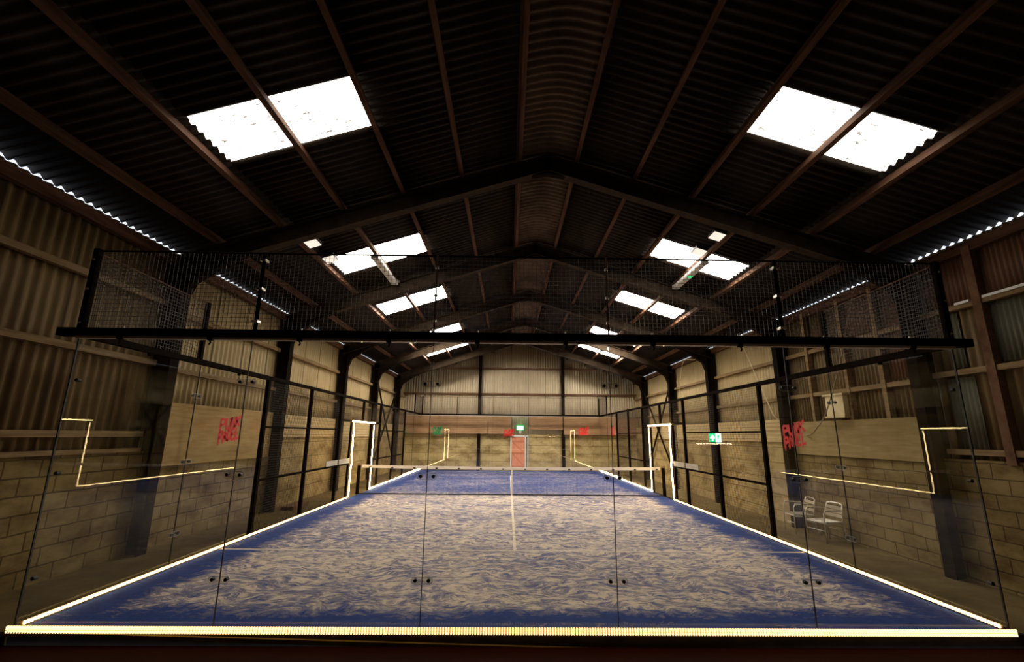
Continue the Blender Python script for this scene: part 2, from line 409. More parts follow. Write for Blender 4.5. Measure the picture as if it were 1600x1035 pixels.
# ------------------------------------------------------------------ walls
def csheet(mb, axis, c, u0, u1, z0, z1, p=P0, a=.02, ztop=None):
    n = max(2, round((u1-u0)/(p/8)))
    i0 = len(mb.v)
    for k in range(n+1):
        u = u0+(u1-u0)*k/n; o = c+a*math.sin(2*math.pi*u/p); zt = ztop(u) if ztop else z1
        for z in (z0, zt): mb.v.append((o, u, z) if axis == 'X' else (u, o, z))
    for k in range(n):
        q = i0+2*k; mb.f.append((q, q+1, q+3, q+2))
bays = [(YN, FR[0])] + list(zip(FR, FR[1:])) + [(FR[-1], YF)]
def side_wall(side):
    nm = 'wall_left' if side < 0 else 'wall_right'; xo = XL if side < 0 else XR; ZE = ZEs(side)
    xi = xo-side*.11; base = zfl(xo)-.05
    tops = [1.6, 1.33 if side < 0 else 1.50] + [1.86]*4
    blk = MB()
    for j in (0, 1): blk.box(min(xi, xo), max(xi, xo), bays[j][0], bays[j][1], base, tops[j])
    w = tag(new_obj(nm, blk, M['blocks']), '%s side wall of the barn, concrete below and sheeting above' % ('left' if side < 0 else 'right'), 'wall', kind='structure')
    cc = MB()
    cc.box(min(xi, xo), max(xi, xo), bays[2][0], YF, base, 1.86); new_obj('concrete_wall', cc, M['concrete'], w)
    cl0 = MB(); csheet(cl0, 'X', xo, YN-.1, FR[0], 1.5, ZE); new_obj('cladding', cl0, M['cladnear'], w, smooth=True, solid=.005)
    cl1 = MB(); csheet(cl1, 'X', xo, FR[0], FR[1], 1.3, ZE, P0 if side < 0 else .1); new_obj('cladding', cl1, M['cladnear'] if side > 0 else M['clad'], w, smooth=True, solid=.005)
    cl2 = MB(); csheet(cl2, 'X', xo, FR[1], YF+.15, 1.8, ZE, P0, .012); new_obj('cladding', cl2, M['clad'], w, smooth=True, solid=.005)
    # timber rails between the columns
    for j, (a, b) in enumerate(bays):
        zs = [1.88, 3.07, 4.14] if j == 0 else [3.02, 4.05]
        if side > 0: zs = [1.72, 3.0, 4.07] if j == 0 else [2.95, 4.0]
        for z in zs:
            r = MB(); r.box(min(xo-side*.04, xo-side*.13), max(xo-side*.04, xo-side*.13), a+.1, b-.1, z-.045, z+.045); new_obj('rail', r, M['rail'], w)
    e = MB(); e.box(min(xo-side*.03, xo-side*.14), max(xo-side*.03, xo-side*.14), YN, YF, ZE-.26, ZE-.10); new_obj('eaves_beam', e, M['purlin'], w)
    # board panels above the concrete
    for j, (a, b) in enumerate(bays):
        if j == 0: continue
        x0 = xo-side*.12; x1 = xo-side*.155
        z0 = (1.33 if side < 0 else 1.52) if j == 1 else 1.80; z1 = (2.43 if side < 0 else 2.31) if j == 1 else 2.40
        p = MB(); p.box(min(x0, x1), max(x0, x1), a+.14, b-.14, z0, z1)
        q = new_obj('board_panel', p, (M['ply'] if side < 0 else M['oldply']) if j == 1 else M['plank'], w)
        if j == 1: q['label'] = 'plywood sheet fixed over the blockwork'
    return w
wl = side_wall(-1); wr = side_wall(1)
# loose ledge on the near left blockwork, cover strip over the joint
b = MB(); b.box(-6.26, -6.12, YN, FR[0]-.15, 1.60, 1.66); new_obj('ledge', b, M['rail'], wl)
# right wall: vertical studs, odd sheets and a pale sealing strip
for y, z0, z1, wd in ((3.58,2.31,5.0,.09), (4.5,2.31,5.0,.09), (5.68,2.31,5.0,.09), (1.62,1.55,5.0,.13)):
    b = MB(); b.box(XR-.15, XR-.03, y-wd/2, y+wd/2, z0, z1); new_obj('stud', b, M['rail'] if y > 3 else M['rust'], wr)
for y0, y1, z0, z1, mm in ((1.98,2.45,1.75,2.92,'cladgreen'), (1.02,1.55,3.08,4.0,'cladgreen'), (-.2,1.0,1.75,4.0,'cladgreen'), (2.05,2.3,3.08,4.0,'cladgreen'), (-6.1,1.5,4.12,4.95,'cladrust'), (1.72,2.55,4.12,4.95,'cladrust'), (2.8,3.5,3.05,4.9,'cladrust'), (3.65,4.4,4.05,4.9,'cladrust')):
    b = MB(); csheet(b, 'X', XR-.035, y0, y1, z0, z1, .076, .008); new_obj('patch_sheet', b, M[mm], wr, smooth=True, solid=.004)
for y0, y1 in ((1.72, 1.95), (.2, 1.52)):
    b = MB(); b.box(XR-.16, XR-.12, y0, y1, 4.09, 4.13); new_obj('sealing_strip', b, M['white'], wr)

# far gable
g = MB(); g.box(XL, XR, YF-.02, YF+.12, -.34, 1.95)
wf = tag(new_obj('wall_far', g, M['concreteY']), 'far gable wall behind the far end of the court', 'wall', kind='structure')
c = MB(); csheet(c, 'Y', YF+.05, XL-.12, XR+.12, 1.9, 0, P0, .012, ztop=lambda u: zraf(u-XM)+ZS-.04); new_obj('cladding', c, M['cladY'], wf, smooth=True, solid=.005)
for z in (4.27, 5.78):
    hw = min((ZR-z)/SL, 7.2); r = MB(); r.box(max(XL, XM-hw), min(XR, XM+hw), YF-.10, YF-.02, z-.05, z+.05); new_obj('rail', r, M['rust'], wf)
for x0, x1, z0 in ((XL+.05, -1.32, 1.97), (-1.29, .02, 1.97), (1.08, 3.0, 2.24), (3.06, XR-.05, 1.97)):
    p = MB(); p.box(x0, x1, YF-.31, YF-.27, z0, 2.97); new_obj('board_panel', p, M['plankY'], wf)
for x, lb in ((-1.82, 'left of the door'), (3.05, 'right of the door')):
    c = MB(); zt = zraf(x-XM)+.05
    for a, b in ((YF-.26, YF-.24), (YF-.12, YF-.10)): c.box(x-.09, x+.09, a, b, -.05, zt)
    c.box(x-.008, x+.008, YF-.26, YF-.10, -.05, zt)
    rootmesh('gable_column', c, M['frame'], 'dark steel column against the far gable, %s' % lb, 'column', (x, YF-.18, -.05), 'gable columns')
# near gable, behind the viewer
g = MB(); csheet(g, 'Y', YN, XL-.12, XR+.12, -.3, 0, P0, .02, ztop=lambda u: zraf(u-XM)+ZS-.04)
tag(new_obj('wall_near', g, M['cladrust'], smooth=True, solid=.005), 'near gable wall behind the viewer', 'wall', kind='structure')

# pink ledged door in the far gable
d = MB(); d.box(.08, .82, YF-.075, YF-.045, .02, 1.80)
dr = tag(new_obj('door_1', d, M['pink']), 'salmon pink ledged and braced door in the far gable', 'door', kind='structure')
for z in (.16, .92, 1.55):
    b = MB(); b.box(.10, .80, YF-.10, YF-.075, z-.05, z+.05); new_obj('ledge', b, M['pinkd'], dr)
for z0, z1 in ((.84, .24), (1.48, .99)):
    b = MB(); b.bar((.16, YF-.088, z0), (.74, YF-.088, z1), .02, .07, (0,0,1)); new_obj('brace', b, M['pinkd'], dr)
b = MB(); b.box(.0, .07, YF-.12, YF-.03, 0, 1.92).box(.83, .90, YF-.12, YF-.03, 0, 1.92).box(0, .90, YF-.12, YF-.03, 1.82, 1.92).box(.98, 1.03, YF-.12, YF-.03, 0, 1.86).box(.83, 1.03, YF-.12, YF-.03, 1.82, 1.90)
new_obj('door_frame', b, M['white'], dr)

# cross bracing in the last full bay of each side wall
for side in (-1, 1):
    x = XL+.25 if side < 0 else XR-.25
    for (ya, za, yb, zb), w in (((14.75, 4.2, 18.4, .4), 'falling away from the viewer'), ((14.75, .4, 18.4, 4.2), 'rising away from the viewer')):
        b = MB(); o = .03 if w[0] == 'f' else -.03; b.bar((x+o, ya, za), (x+o, yb, zb), .05, .09)
        rootmesh('diagonal_brace', b, M['frame'], 'dark diagonal brace on the %s wall beyond the doorway, %s' % ('left' if side < 0 else 'right', w), 'brace', (x, ya, za), 'diagonal wall braces')

# ------------------------------------------------------------------ court base and turf
b = MB(); b.box(-5.12, 5.14, -.03, 20.12, -.30, -.012)
rootmesh('court_slab', b, M['slab'], 'dark kerbed slab carrying the blue court', 'slab', (0, 10, -.30))
b = MB(); b.box(-4.962, 4.962, 0.02, 19.98, -.012, .004)
turf = rootmesh('court_turf', b, M['turf'], 'blue artificial turf court dressed with pale sand', 'court', (0, 10, -.012))
for nm, bx in (('service_line', (-4.95,4.95,3.05,3.10)), ('service_line', (-4.95,4.95,16.9,16.95)), ('centre_line', (-.025,.025,3.10,16.9))):
    b = MB(); b.box(*bx, .004, .006); new_obj(nm, b, M['line'], turf)

# ------------------------------------------------------------------ glass walls
def stadium(cx, cz, hw, r, n=8):
    return [(cx+hw+r*math.cos(a), cz+r*math.sin(a)) for a in [(-math.pi/2)+math.pi*k/n for k in range(n+1)]] + \
           [(cx-hw+r*math.cos(a), cz+r*math.sin(a)) for a in [(math.pi/2)+math.pi*k/n for k in range(n+1)]]
def clamp(parent, axis, c, u, z, half=False, sgn=-1):
    """clear plate with two black bolts across a pane joint"""
    ax = 'Y' if axis == 'Y' else 'X'
    pl = MB(); pl.prism(stadium(u, z, .075, .035), ax, c+sgn*.010, c+sgn*.014); po = new_obj('clamp_plate', pl, M['clear'], parent)
    rim = MB(); n = 18; out = stadium(u, z, .075, .036); inn = stadium(u, z, .075, .031)
    i0 = 0; m = len(out)
    def P(q, w): return (q[0], w, q[1]) if ax == 'Y' else (w, q[0], q[1])
    for q, q2 in zip(out, inn): rim.v += [P(q, c+sgn*.0145), P(q2, c+sgn*.0145)]
    for k in range(m): rim.f.append((2*k, 2*((k+1) % m), 2*((k+1) % m)+1, 2*k+1))
    new_obj('rim', rim, M['plate_rim'], po)
    for du in (-.068, .068):
        bo = MB(); p = (u+du, c+sgn*.022, z) if ax == 'Y' else (c+sgn*.022, u+du, z); q = (u+du, c-sgn*.012, z) if ax == 'Y' else (c-sgn*.012, u+du, z)
        bo.tube([p, q], .018, 12); new_obj('bolt', bo, M['dark'], po)
def glass_wall(label, axis, c, edges, clamps=True, loc=None, sgn=-1, bolts=True):
    t = thing('glass_wall', label, 'glass wall', loc, 'glass walls of the court')
    for a, b in zip(edges, edges[1:]):
        g = MB()
        if axis == 'Y': g.box(a+.004, b-.004, c-.006, c+.006, .02, 2.94)
        else: g.box(c-.006, c+.006, a+.004, b-.004, .02, 2.94)
        new_obj('glass_pane', g, M['glassfar' if loc[1] > 10 and axis == 'Y' else 'glass'], t)
    for u in edges[1:-1]:
        g = MB()
        if axis == 'Y': g.box(u-.0035, u+.0035, c-.007, c+.007, .02, 2.94)
        else: g.box(c-.007, c+.007, u-.005, u+.005, .02, 2.94)
        new_obj('joint_seal', g, M['dark'], t)
        if clamps:
            for z in (.46, 1.48, 2.47): clamp(t, axis, c, u, z, sgn=sgn)
    return t
YG = 0.0
gn = glass_wall('near glass end wall the viewer looks through', 'Y', 0.0, [-4.99,-3.05,-1.0,1.0,3.02,4.99], loc=(0,0,0))
glass_wall('far glass end wall before the pink door', 'Y', 20.0, [-4.99,-3,-1,1,3,4.99], clamps=False, loc=(0,20,0))
glass_wall('left glass side wall nearest the viewer', 'X', -5.0, [.012,2.0,3.96], loc=(-5,2,0), sgn=1)
glass_wall('right glass side wall nearest the viewer', 'X', 5.0, [.012,2.0,3.96], loc=(5,2,0))
glass_wall('left glass side wall at the far end', 'X', -5.0, [16.04,18.0,19.988], clamps=False, loc=(-5,18,0))
glass_wall('right glass side wall at the far end', 'X', 5.0, [16.04,18.0,19.988], clamps=False, loc=(5,18,0))
for x, s in ((-4.995, 1), (4.995, -1)):
    for z in (.46, 1.48, 2.47):
        bo = MB(); bo.tube([(x+s*.09, -.022, z), (x+s*.09, .02, z)], .02, 12); new_obj('bolt', bo, M['dark'], gn)
    g = MB(); g.box(x-.006, x+.006, -.008, .010, .02, 2.94); new_obj('corner_seal', g, M['dark'], gn)

# ------------------------------------------------------------------ beams, mesh fences above and along the court
def wires(mb, axis, c, u0, u1, z0, z1, p=.05, r=.0024):
    n = round((u1-u0)/p)
    for k in range(1, n):
        u = u0+(u1-u0)*k/n
        if axis == 'Y': mb.box(u-r, u+r, c-r, c+r, z0, z1)
        else: mb.box(c-r, c+r, u-r, u+r, z0, z1)
    n = round((z1-z0)/p)
    for k in range(1, n):
        z = z0+(z1-z0)*k/n
        if axis == 'Y': mb.box(u0, u1, c-2*r-r, c-r, z-r, z+r)
        else: mb.box(c-3*r, c-r, u0, u1, z-r, z+r)
def end_fence(y, far):
    s = 'far' if far else 'near'
    t = thing('mesh_screen', '%s wire mesh screen on its black beam over the %s glass end wall' % (('distant', 'far') if far else ('large', 'near')), 'mesh screen', (0, y, 2.95), 'mesh screens over the end walls')
    dy = -1 if not far else 1
    b = MB(); b.box(-5.22, 5.22, y-.05, y+.05, 2.97, 3.06); new_obj('beam', b, M['black'], t)
    b = MB(); b.box(-5.0, 5.0, y-.046, y+.02, 2.943, 2.969); new_obj('glass_channel', b, M['plate'], t)
    if not far:
        for k in range(-4, 6):
            x = k-.5
            b = MB(); b.box(x-.025, x+.025, y-.066, y-.051, 2.93, 3.05).box(x-.025, x+.025, y-.066, y-.022, 2.93, 2.945); q = new_obj('bracket', b, M['black'], t)
            b = MB(); b.tube([(x, y-.05, 2.932), (x+.012, y-.05, 2.905), (x, y-.05, 2.88)], .009, 6); new_obj('hook', b, M['black'], q)
            b = MB(); b.tube([(x, y-.03, 3.058), (x, y-.03, 3.085)], .012, 8); new_obj('bolt', b, M['alu'], q)
    w = MB(); wires(w, 'Y', y, -4.98, 4.98, 3.06, 3.995, .05, .0019); new_obj('wire_mesh', w, M['wire'], t)
    b = MB(); b.tube([(-5, y, 4.0), (5, y, 4.0)], .011, 6); new_obj('top_wire', b, M['black'], t)
    for x in (-4.99, 4.99):
        b = MB(); b.box(x-.032, x+.032, y-.032, y+.032, 3.06, 4.02); p = new_obj('post', b, M['black'], t)
        if not far:
            for z in (3.12, 3.52, 3.88):
                e = MB(); e.tube([(x, y-.045, z), (x, y-.03, z)], .012, 8); new_obj('stud', e, M['alu'], p)
    for x, r in ((-3.03, .022), (-1.0, .010), (1.0, .010), (3.02, .022)):
        b = MB(); b.tube([(x, y-.02, 3.06), (x, y-.02, 4.0)], r, 8); p = new_obj('tension_rod', b, M['black'] if r > .015 else M['rust'], t)
        if not far:
            for z in ((3.16, 3.55, 3.90) if r > .015 else (3.2, 3.5, 3.85)):
                e = MB(); e.box(x-r*1.6, x+r*1.6, y-.02-r*1.7, y-.02+r*1.7, z-.013, z+.013); new_obj('collar', e, M['alu'], p)
    return t
end_fence(0.0, False); end_fence(20.0, True)

for side in (-1, 1):
    sd = 'left' if side < 0 else 'right'
    for y0, y1, yp, nm in ((.05, 3.96, 1.95, 'nearest the viewer'), (16.04, 19.95, 18.05, 'at the far end')):
        x = side*5.0; far = y0 > 10
        t = thing('mesh_screen', '%s mesh screen and rail on top of the side glass %s' % (sd, nm), 'mesh screen', (x, (y0+y1)/2, 2.95), 'mesh screens over the side glass')
        b = MB(); b.box(x-.04, x+.04, y0, y1, 2.96, 3.04); new_obj('rail', b, M['black'], t)
        a, c = (y0, yp) if not far else (yp, y1)
        w = MB(); wires(w, 'X', x, a, c, 3.04, 3.97, .05); new_obj('wire_mesh', w, M['wire'], t)
        b = MB(); b.tube([(x, a, 3.98), (x, c, 3.94)], .008, 6); new_obj('top_wire', b, M['rust'], t)
        b = MB(); b.box(x-.03, x+.03, yp-.03, yp+.03, 3.0, 3.96); new_obj('post', b, M['black'], t)
        if not far:
            for yy in (1.0, 3.0):
                b = MB(); b.box(x-.02, x+.02, yy-.02, yy+.02, 2.92, 2.965); new_obj('bracket', b, M['black'], t)
    # mesh fence runs either side of the doorway
    x = side*5.0
    for seg, (posts, lb) in enumerate((([4.0, 6.0, 8.0, 8.94], 'between the near glass and the doorway'), ([11.06, 12.0, 14.0, 16.0], 'between the doorway and the far glass'))):
        t = thing('mesh_fence', 'black framed mesh fence on the %s side %s' % (sd, lb), 'fence', (x, (posts[0]+posts[-1])/2, 0), 'court side fences')
        for p in posts:
            jam = p in (8.94, 11.06)
            b = MB(); h = .035 if not jam else .03; b.box(x-h, x+h, p-h*1.15, p+h*1.15, 0, 2.97 if not jam else 2.26); new_obj('post', b, M['black'], t, bevel=.004)
        ends = (posts[0], posts[-1])
        zs = (1.01, 2.03) if seg == 0 else (1.01, 2.03)
        for z in zs:
            hi = 8.0 if (seg == 0 and z > 2) else ends[1]; lo = 12.0 if (seg == 1 and z > 2) else ends[0]
            b = MB(); b.box(x-.018, x+.018, lo, hi, z-.02, z+.02); new_obj('mid_rail', b, M['black'], t)
        b = MB(); b.box(x-.022, x+.022, ends[0], ends[1], .0, .03); new_obj('bottom_rail', b, M['black'], t)
        b = MB(); b.box(x-.033, x+.033, ends[0], ends[1], 2.97, 3.04); new_obj('top_rail', b, M['black'], t)
        b = MB(); b.box(x-.03, x+.03, 8.0 if seg == 0 else 11.0, 9.0 if seg == 0 else 12.0, 2.27, 2.33); new_obj('lintel', b, M['black'], t)
        for p0, p1 in zip(posts, posts[1:]):
            w = MB(); wires(w, 'X', x+side*.03, p0+.03, p1-(.03 if p1 != 6.0 else .1), .03, 2.98 if p1-p0 > .97 else 2.96, .05); new_obj('wire_mesh', w, M['wire'], t)
    # doorway head frame: lintel, short post, top rail over the whole run
    t = thing('doorway_frame', 'black steel doorway head with a short post on the %s side of the court' % sd, 'frame', (x, 10, 0), 'court doorway frames')
    b = MB(); b.box(x-.033, x+.033, 9.01, 10.99, 2.97, 3.04); new_obj('top_rail', b, M['black'], t)
    b = MB(); b.box(x-.03, x+.03, 9.01, 10.99, 2.27, 2.33); new_obj('lintel', b, M['black'], t)
    b = MB(); b.box(x-.035, x+.035, 9.965, 10.035, 2.33, 2.97); new_obj('short_post', b, M['black'], t)
    w = MB(); wires(w, 'X', x+side*.03, 9.02, 10.98, 2.33, 2.97, .05); new_obj('wire_mesh', w, M['wire'], t)
    # pale plate screwed to the fence before the doorway
    y0, y1 = (7.1, 9.0) if side > 0 else (7.15, 8.95)
    xp = x-side*.045
    t = thing('notice_plate', 'pale grey ribbed plate on the %s fence just before the doorway' % sd, 'plate', (xp, 8, 1.05), 'pale plates by the doorways')
    for a, c in ((y0, 7.95), (8.05, 8.88)):
        b = MB()
        for k in range(3): b.box(xp-.012, xp+.012, a, c, 1.045+.052*k, 1.077+.052*k)
        b.box(xp-.003, xp+.003, a, c, 1.05, 1.18)
        new_obj('panel', b, M['plate'], t)

# ------------------------------------------------------------------ LED strips
def rib_strip(label, p, q, pitch, nrm, loc, group='warm strip lights along the court', rows=((.0, .034), (.045, .034)), base=.09, lm='ledside'):
    """ribbed light strip from p to q, ribs leaning slightly along it"""
    t = thing('light_strip', label, 'strip light', loc, group)
    p, q, nn = Vector(p), Vector(q), Vector(nrm); d = (q-p).normalized(); L = (q-p).length; up = Vector((0,0,1)); n = int(L/pitch)
    led = MB()
    for k in range(n):
        c = p + d*(k+.5)*L/n
        for z, h in rows:
            a = c+up*z; b = c+up*(z+h)+d*pitch*.45*(1 if z > .03 else .0)
            led.bar(a, b, pitch*.44, .02, tuple(nn))
    new_obj('led_row', led, M[lm], t)
    b = MB(); o = nn*.0+up*(base/2); b.bar(p+o-nn*.012, q+o-nn*.012, .012, base-.006, (0,0,1)); new_obj('diffuser', b, M['ledgap'], t)
    return t
rib_strip('warm light strip along the foot of the near glass wall', (-5.02,-.052,-.014), (5.02,-.052,-.014), .0265, (0,-1,0), (0,-.05,-.08), rows=((.0,.022),(.030,.030)), base=.058, lm='lednear')
def rope(mb, pts, r=.02, n=8): mb.tube(pts, r, n)
for side in (-1, 1):
    sd = 'left' if side < 0 else 'right'; x = side*4.94
    rib_strip('warm light strip along the near half of the %s court edge' % sd, (x, .02, .03), (x, 8.95, .03), .034, (-side,0,0), (x, 4.5, 0), rows=((.0,.032),), base=.035)
    t = thing('light_strip', 'warm light strip along the far half of the %s court edge' % sd, 'strip light', (x, 15, 0), 'warm strip lights along the court')
    b = MB(); pts = []
    for k in range(46):
        y = 11.05+8.9*k/45; pts.append((x, y, .05+.006*math.sin(k*2.1)))
    rope(b, pts, .018); new_obj('light_rope', b, M['rope'], t)
    # doorway surround
    t = thing('light_strip', 'glowing light rope framing the %s side doorway' % sd, 'strip light', (x, 10, 0), 'light ropes round the doorways')
    b = MB(); pts = []
    for k in range(24):
        z = .05+2.2*k/23; pts.append((x-side*.02, 8.97+.012*math.sin(k*1.3)+(.05*math.exp(-((z-1.02)/.10)**2)), z))
    rope(b, pts, .0155); new_obj('near_jamb_rope', b, M['rope'], t)
    b = MB(); b.tube([(x-side*.02, 8.86, 2.29), (x-side*.02, 11.08, 2.29)], .024, 10); new_obj('head_rope', b, M['rope'], t)
    b = MB(); pts = [(x-side*.02, 11.02+.008*math.sin(k*1.7), .05+2.16*k/23) for k in range(24)]
    rope(b, pts, .014); new_obj('far_jamb_rope', b, M['rope'], t)
# ------------------------------------------------------------------ net
t = thing('padel_net', 'black court net with white top band strung between two posts', 'net', (0, 10, 0))
def zt(x): return .92-.035*(1-(x/5.0)**2)
for s in (-1, 1):
    b = MB(); b.box(s*5.0-.045, s*5.0+.045, 9.955, 10.045, .006, .95); p = new_obj('net_post', b, M['black'], t, bevel=.006)
    b = MB(); b.box(s*5.0-.05, s*5.0+.05, 9.95, 10.05, .90, .965); new_obj('cap', b, M['rail'], p)
N = 40; b = MB()
for k in range(N):
    xa = -4.9+9.8*k/N; xb = -4.9+9.8*(k+1)/N
    for y in (9.99, 10.01):
        b.quad((xa,y,zt(xa)-.09), (xb,y,zt(xb)-.09), (xb,y,zt(xb)), (xa,y,zt(xa)))
    b.quad((xa,9.99,zt(xa)), (xb,9.99,zt(xb)), (xb,10.01,zt(xb)), (xa,10.01,zt(xa)))
new_obj('top_band', b, M['tape'], t)
b = MB(); n = round(9.8/.045)
for k in range(n+1):
    x = -4.9+9.8*k/n; b.box(x-.0014, x+.0014, 9.9985, 10.0015, .03, zt(x)-.08)
for k in range(19):
    z = .03+.045*k; b.box(-4.9, 4.9, 9.9985, 10.0015, z-.0014, z+.0014)
new_obj('netting', b, M['wire'], t)
b = MB(); b.box(-4.95, 4.95, 9.985, 10.015, .008, .04); new_obj('bottom_band', b, M['dark'], t)
for k in range(14):
    x = -4.62+.725*k-.02; b = MB(); b.box(x-.035, x+.035, 9.978, 9.992, zt(x)-.085, zt(x)-.045); new_obj('clip', b, M['dark'], t)
b = MB(); b.box(-.025, .025, 9.98, 10.02, .008, zt(0)); new_obj('centre_strap', b, M['tape'], t)

# ------------------------------------------------------------------ lettering on the glass
GL = {'P': [[(0,0),(0,1)], [(0,1),(.75,.92),(.7,.52),(0,.45)]], 'U': [[(0,1),(.05,.15),(.4,0),(.72,.15),(.75,1)]], 'N': [[(0,0),(0,1)], [(0,1),(.7,0)], [(.7,0),(.72,1)]],
      'K': [[(0,0),(0,1)], [(.75,1),(.05,.45)], [(.15,.5),(.78,0)]], 'A': [[(0,0),(.36,1),(.75,0)], [(.15,.38),(.6,.38)]], 'D': [[(0,0),(0,1)], [(0,1),(.65,.8),(.7,.3),(0,0)]],
      'E': [[(.65,1),(0,1),(0,0),(.68,0)], [(0,.5),(.55,.5)]], 'L': [[(0,1),(0,0),(.68,.04)]]}
def brush(mb, pts, w, place, th=.003):
    def dens(pts):
        o = []
        for a, b in zip(pts, pts[1:]):
            for k in range(4): o.append((a[0]+(b[0]-a[0])*k/4, a[1]+(b[1]-a[1])*k/4))
        return o+[pts[-1]]
    P = dens(pts); n = len(P); i0 = len(mb.v)
    for k in range(n):
        a, b = P[max(k-1, 0)], P[min(k+1, n-1)]; d = math.hypot(b[0]-a[0], b[1]-a[1]) or 1
        nx, ny = -(b[1]-a[1])/d, (b[0]-a[0])/d; ww = w*(.82+.36*random.random())/2
        for s in (-1, 1):
            for o in (0, th): mb.v.append(place(P[k][0]+nx*ww*s, P[k][1]+ny*ww*s, o))
    for k in range(n-1):
        a = i0+4*k
        mb.f += [(a, a+2, a+6, a+4), (a+1, a+5, a+7, a+3), (a, a+4, a+5, a+1), (a+2, a+3, a+7, a+6)]
    a = i0; e = i0+4*(n-1); mb.f += [(a, a+1, a+3, a+2), (e, e+2, e+3, e+1)]
def lettering(label, place, w, h, material, loc, group='brush lettering on the glass'):
    t = thing('brush_lettering', label, 'lettering', loc, group)
    for row, word in enumerate(('PUNK', 'PADEL')):
        n = len(word); cw = w/n; ch = h*.5
        for k, c in enumerate(word):
            mb = MB(); x0 = -w/2+cw*k+cw*.08; y0 = h*.02 if row == 0 else -h*.5
            gl = [[(x0+px*cw*1.05, y0+py*ch*.95+(x0+px*cw+w/2)*.16-w*.08) for px, py in st] for st in GL[c]]
            for st in gl: brush(mb, st, h*.125, place)
            if c in 'PNAL':
                q = min((p for st in gl for p in st), key=lambda p: p[1]); brush(mb, [q, (q[0]+.004, q[1]-h*.13*random.random()-.02)], h*.05, place)
            new_obj('letter', mb, material, t)
    return t
lettering('red brush lettering on the left side glass by the plywood panel', lambda u, v, o: (-4.992+o, 2.95+u, 1.98+v), .56, .40, M['redpaint'], (-4.992, 2.95, 1.98))
lettering('red brush lettering on the right side glass above the chairs', lambda u, v, o: (4.992-o, 3.02-u, 1.98+v), .62, .40, M['redpaint'], (4.992, 3.02, 1.98))
lettering('green brush lettering on the left of the far glass wall', lambda u, v, o: (-4.06+u, 19.99-o, 2.12+v), .52, .42, M['greenpaint'], (-4.06, 19.99, 2.12))
lettering('red brush lettering on the right of the far glass wall', lambda u, v, o: (4.12+u, 19.99-o, 2.16+v), .56, .40, M['redpaint'], (4.12, 19.99, 2.16))
lettering('red brush lettering on the far wall beside the exit lamp', lambda u, v, o: (-.06+u, YF-.315-o, 2.05+v), .62, .36, M['redpaint'], (-.06, YF-.315, 2.05))
lettering('red brush lettering seen edge-on on the right far side glass', lambda u, v, o: (4.992-o, 17.0-u, 2.14+v), .6, .42, M['redpaint'], (4.992, 17.0, 2.14))

# ------------------------------------------------------------------ exit signs
t = thing('exit_sign', 'green and white arrow exit sign on the right mesh fence, at a post', 'exit sign', (4.910, 5.93, 1.8))
b = MB(); b.box(4.765, 5.055, 5.918, 5.95, 1.80, 2.005); new_obj('case', b, M['white'], t)
b = MB(); b.box(4.765, 4.92, 5.912, 5.918, 1.80, 2.005); new_obj('green_panel', b, M['exitgreen'], t)
b = MB(); b.box(4.92, 5.055, 5.912, 5.918, 1.80, 2.005); new_obj('white_panel', b, M['exitwhite'], t)
def eq(u, v): return (4.765+u*.155, 1.80+v*.205)
b = MB(); b.prism([eq(.5,.86), eq(.12,.5), eq(.24,.38), eq(.40,.54), eq(.40,.15), eq(.60,.15), eq(.60,.54), eq(.76,.38), eq(.88,.5)], 'Y', 5.907, 5.912); new_obj('arrow', b, M['exitwhite'], t)
b = MB(); ye = 5.909
b.tube([(4.990,5.906,1.965),(4.990,5.912,1.965)], .013, 10).bar((4.989,ye,1.95),(4.980,ye,1.905),.035,.005,(0,1,0)).bar((4.980,ye,1.905),(5.005,ye,1.84),.018,.005,(0,1,0)).bar((4.980,ye,1.905),(4.955,ye,1.86),.018,.005,(0,1,0)).bar((4.988,ye,1.955),(5.020,ye,1.93),.014,.005,(0,1,0)).bar((4.984,ye,1.955),(4.955,ye,1.935),.014,.005,(0,1,0))
new_obj('running_figure', b, M['exitgreen'], t)
t = thing('exit_sign', 'small white lit exit lamp with green rim above the pink door', 'exit sign', (.55, YF-.15, 2.2))
b = MB(); b.box(.33, .77, YF-.16, YF-.08, 2.18, 2.48); new_obj('case', b, M['exitgreen'], t)
b = MB(); b.box(.37, .73, YF-.168, YF-.16, 2.22, 2.42); new_obj('lit_panel', b, M['exitwhite'], t)
b = MB(); b.box(.48, .62, YF-.15, YF-.08, 2.0, 2.18); new_obj('bracket', b, M['white'], t)

# ------------------------------------------------------------------ roof fittings
for x, y, side, lb in ((-3.28, 5.52, -1, 'left'), (4.42, 5.55, 1, 'right')):
    u = abs(x-XM); z = zraf(u)-.06
    t = thing('batten_light', 'white linear batten light under the %s roof slope beside the second roof light' % lb, 'lamp', (x, y, z), 'batten lights')
    b = MB(); b.box(x-.09, x+.09, y-.85, y+.85, z-.05, z+.05); new_obj('diffuser', b, M['white'], t, bevel=.03)
    for e in (-.88, .88):
        b = MB(); b.box(x-.095, x+.095, y+e-.04, y+e+.04, z-.055, z+.058); new_obj('end_cap', b, M['white'], t, bevel=.015)
    b = MB(); b.tube([(x+.07, y+.86, z+.04), (x+.11, y+.94, z+.05)], .035, 8); new_obj('gland', b, M['alu'], t)
    if side > 0:
        b = MB(); b.tube([(x-.0, y-.05, z-.058), (x, y-.05, z-.05)], .07, 12); q = new_obj('round_sticker', b, M['exitgreen'], t); q['label'] = 'round green sticker'  # sticker is given a glow, sharing the emissive exit green
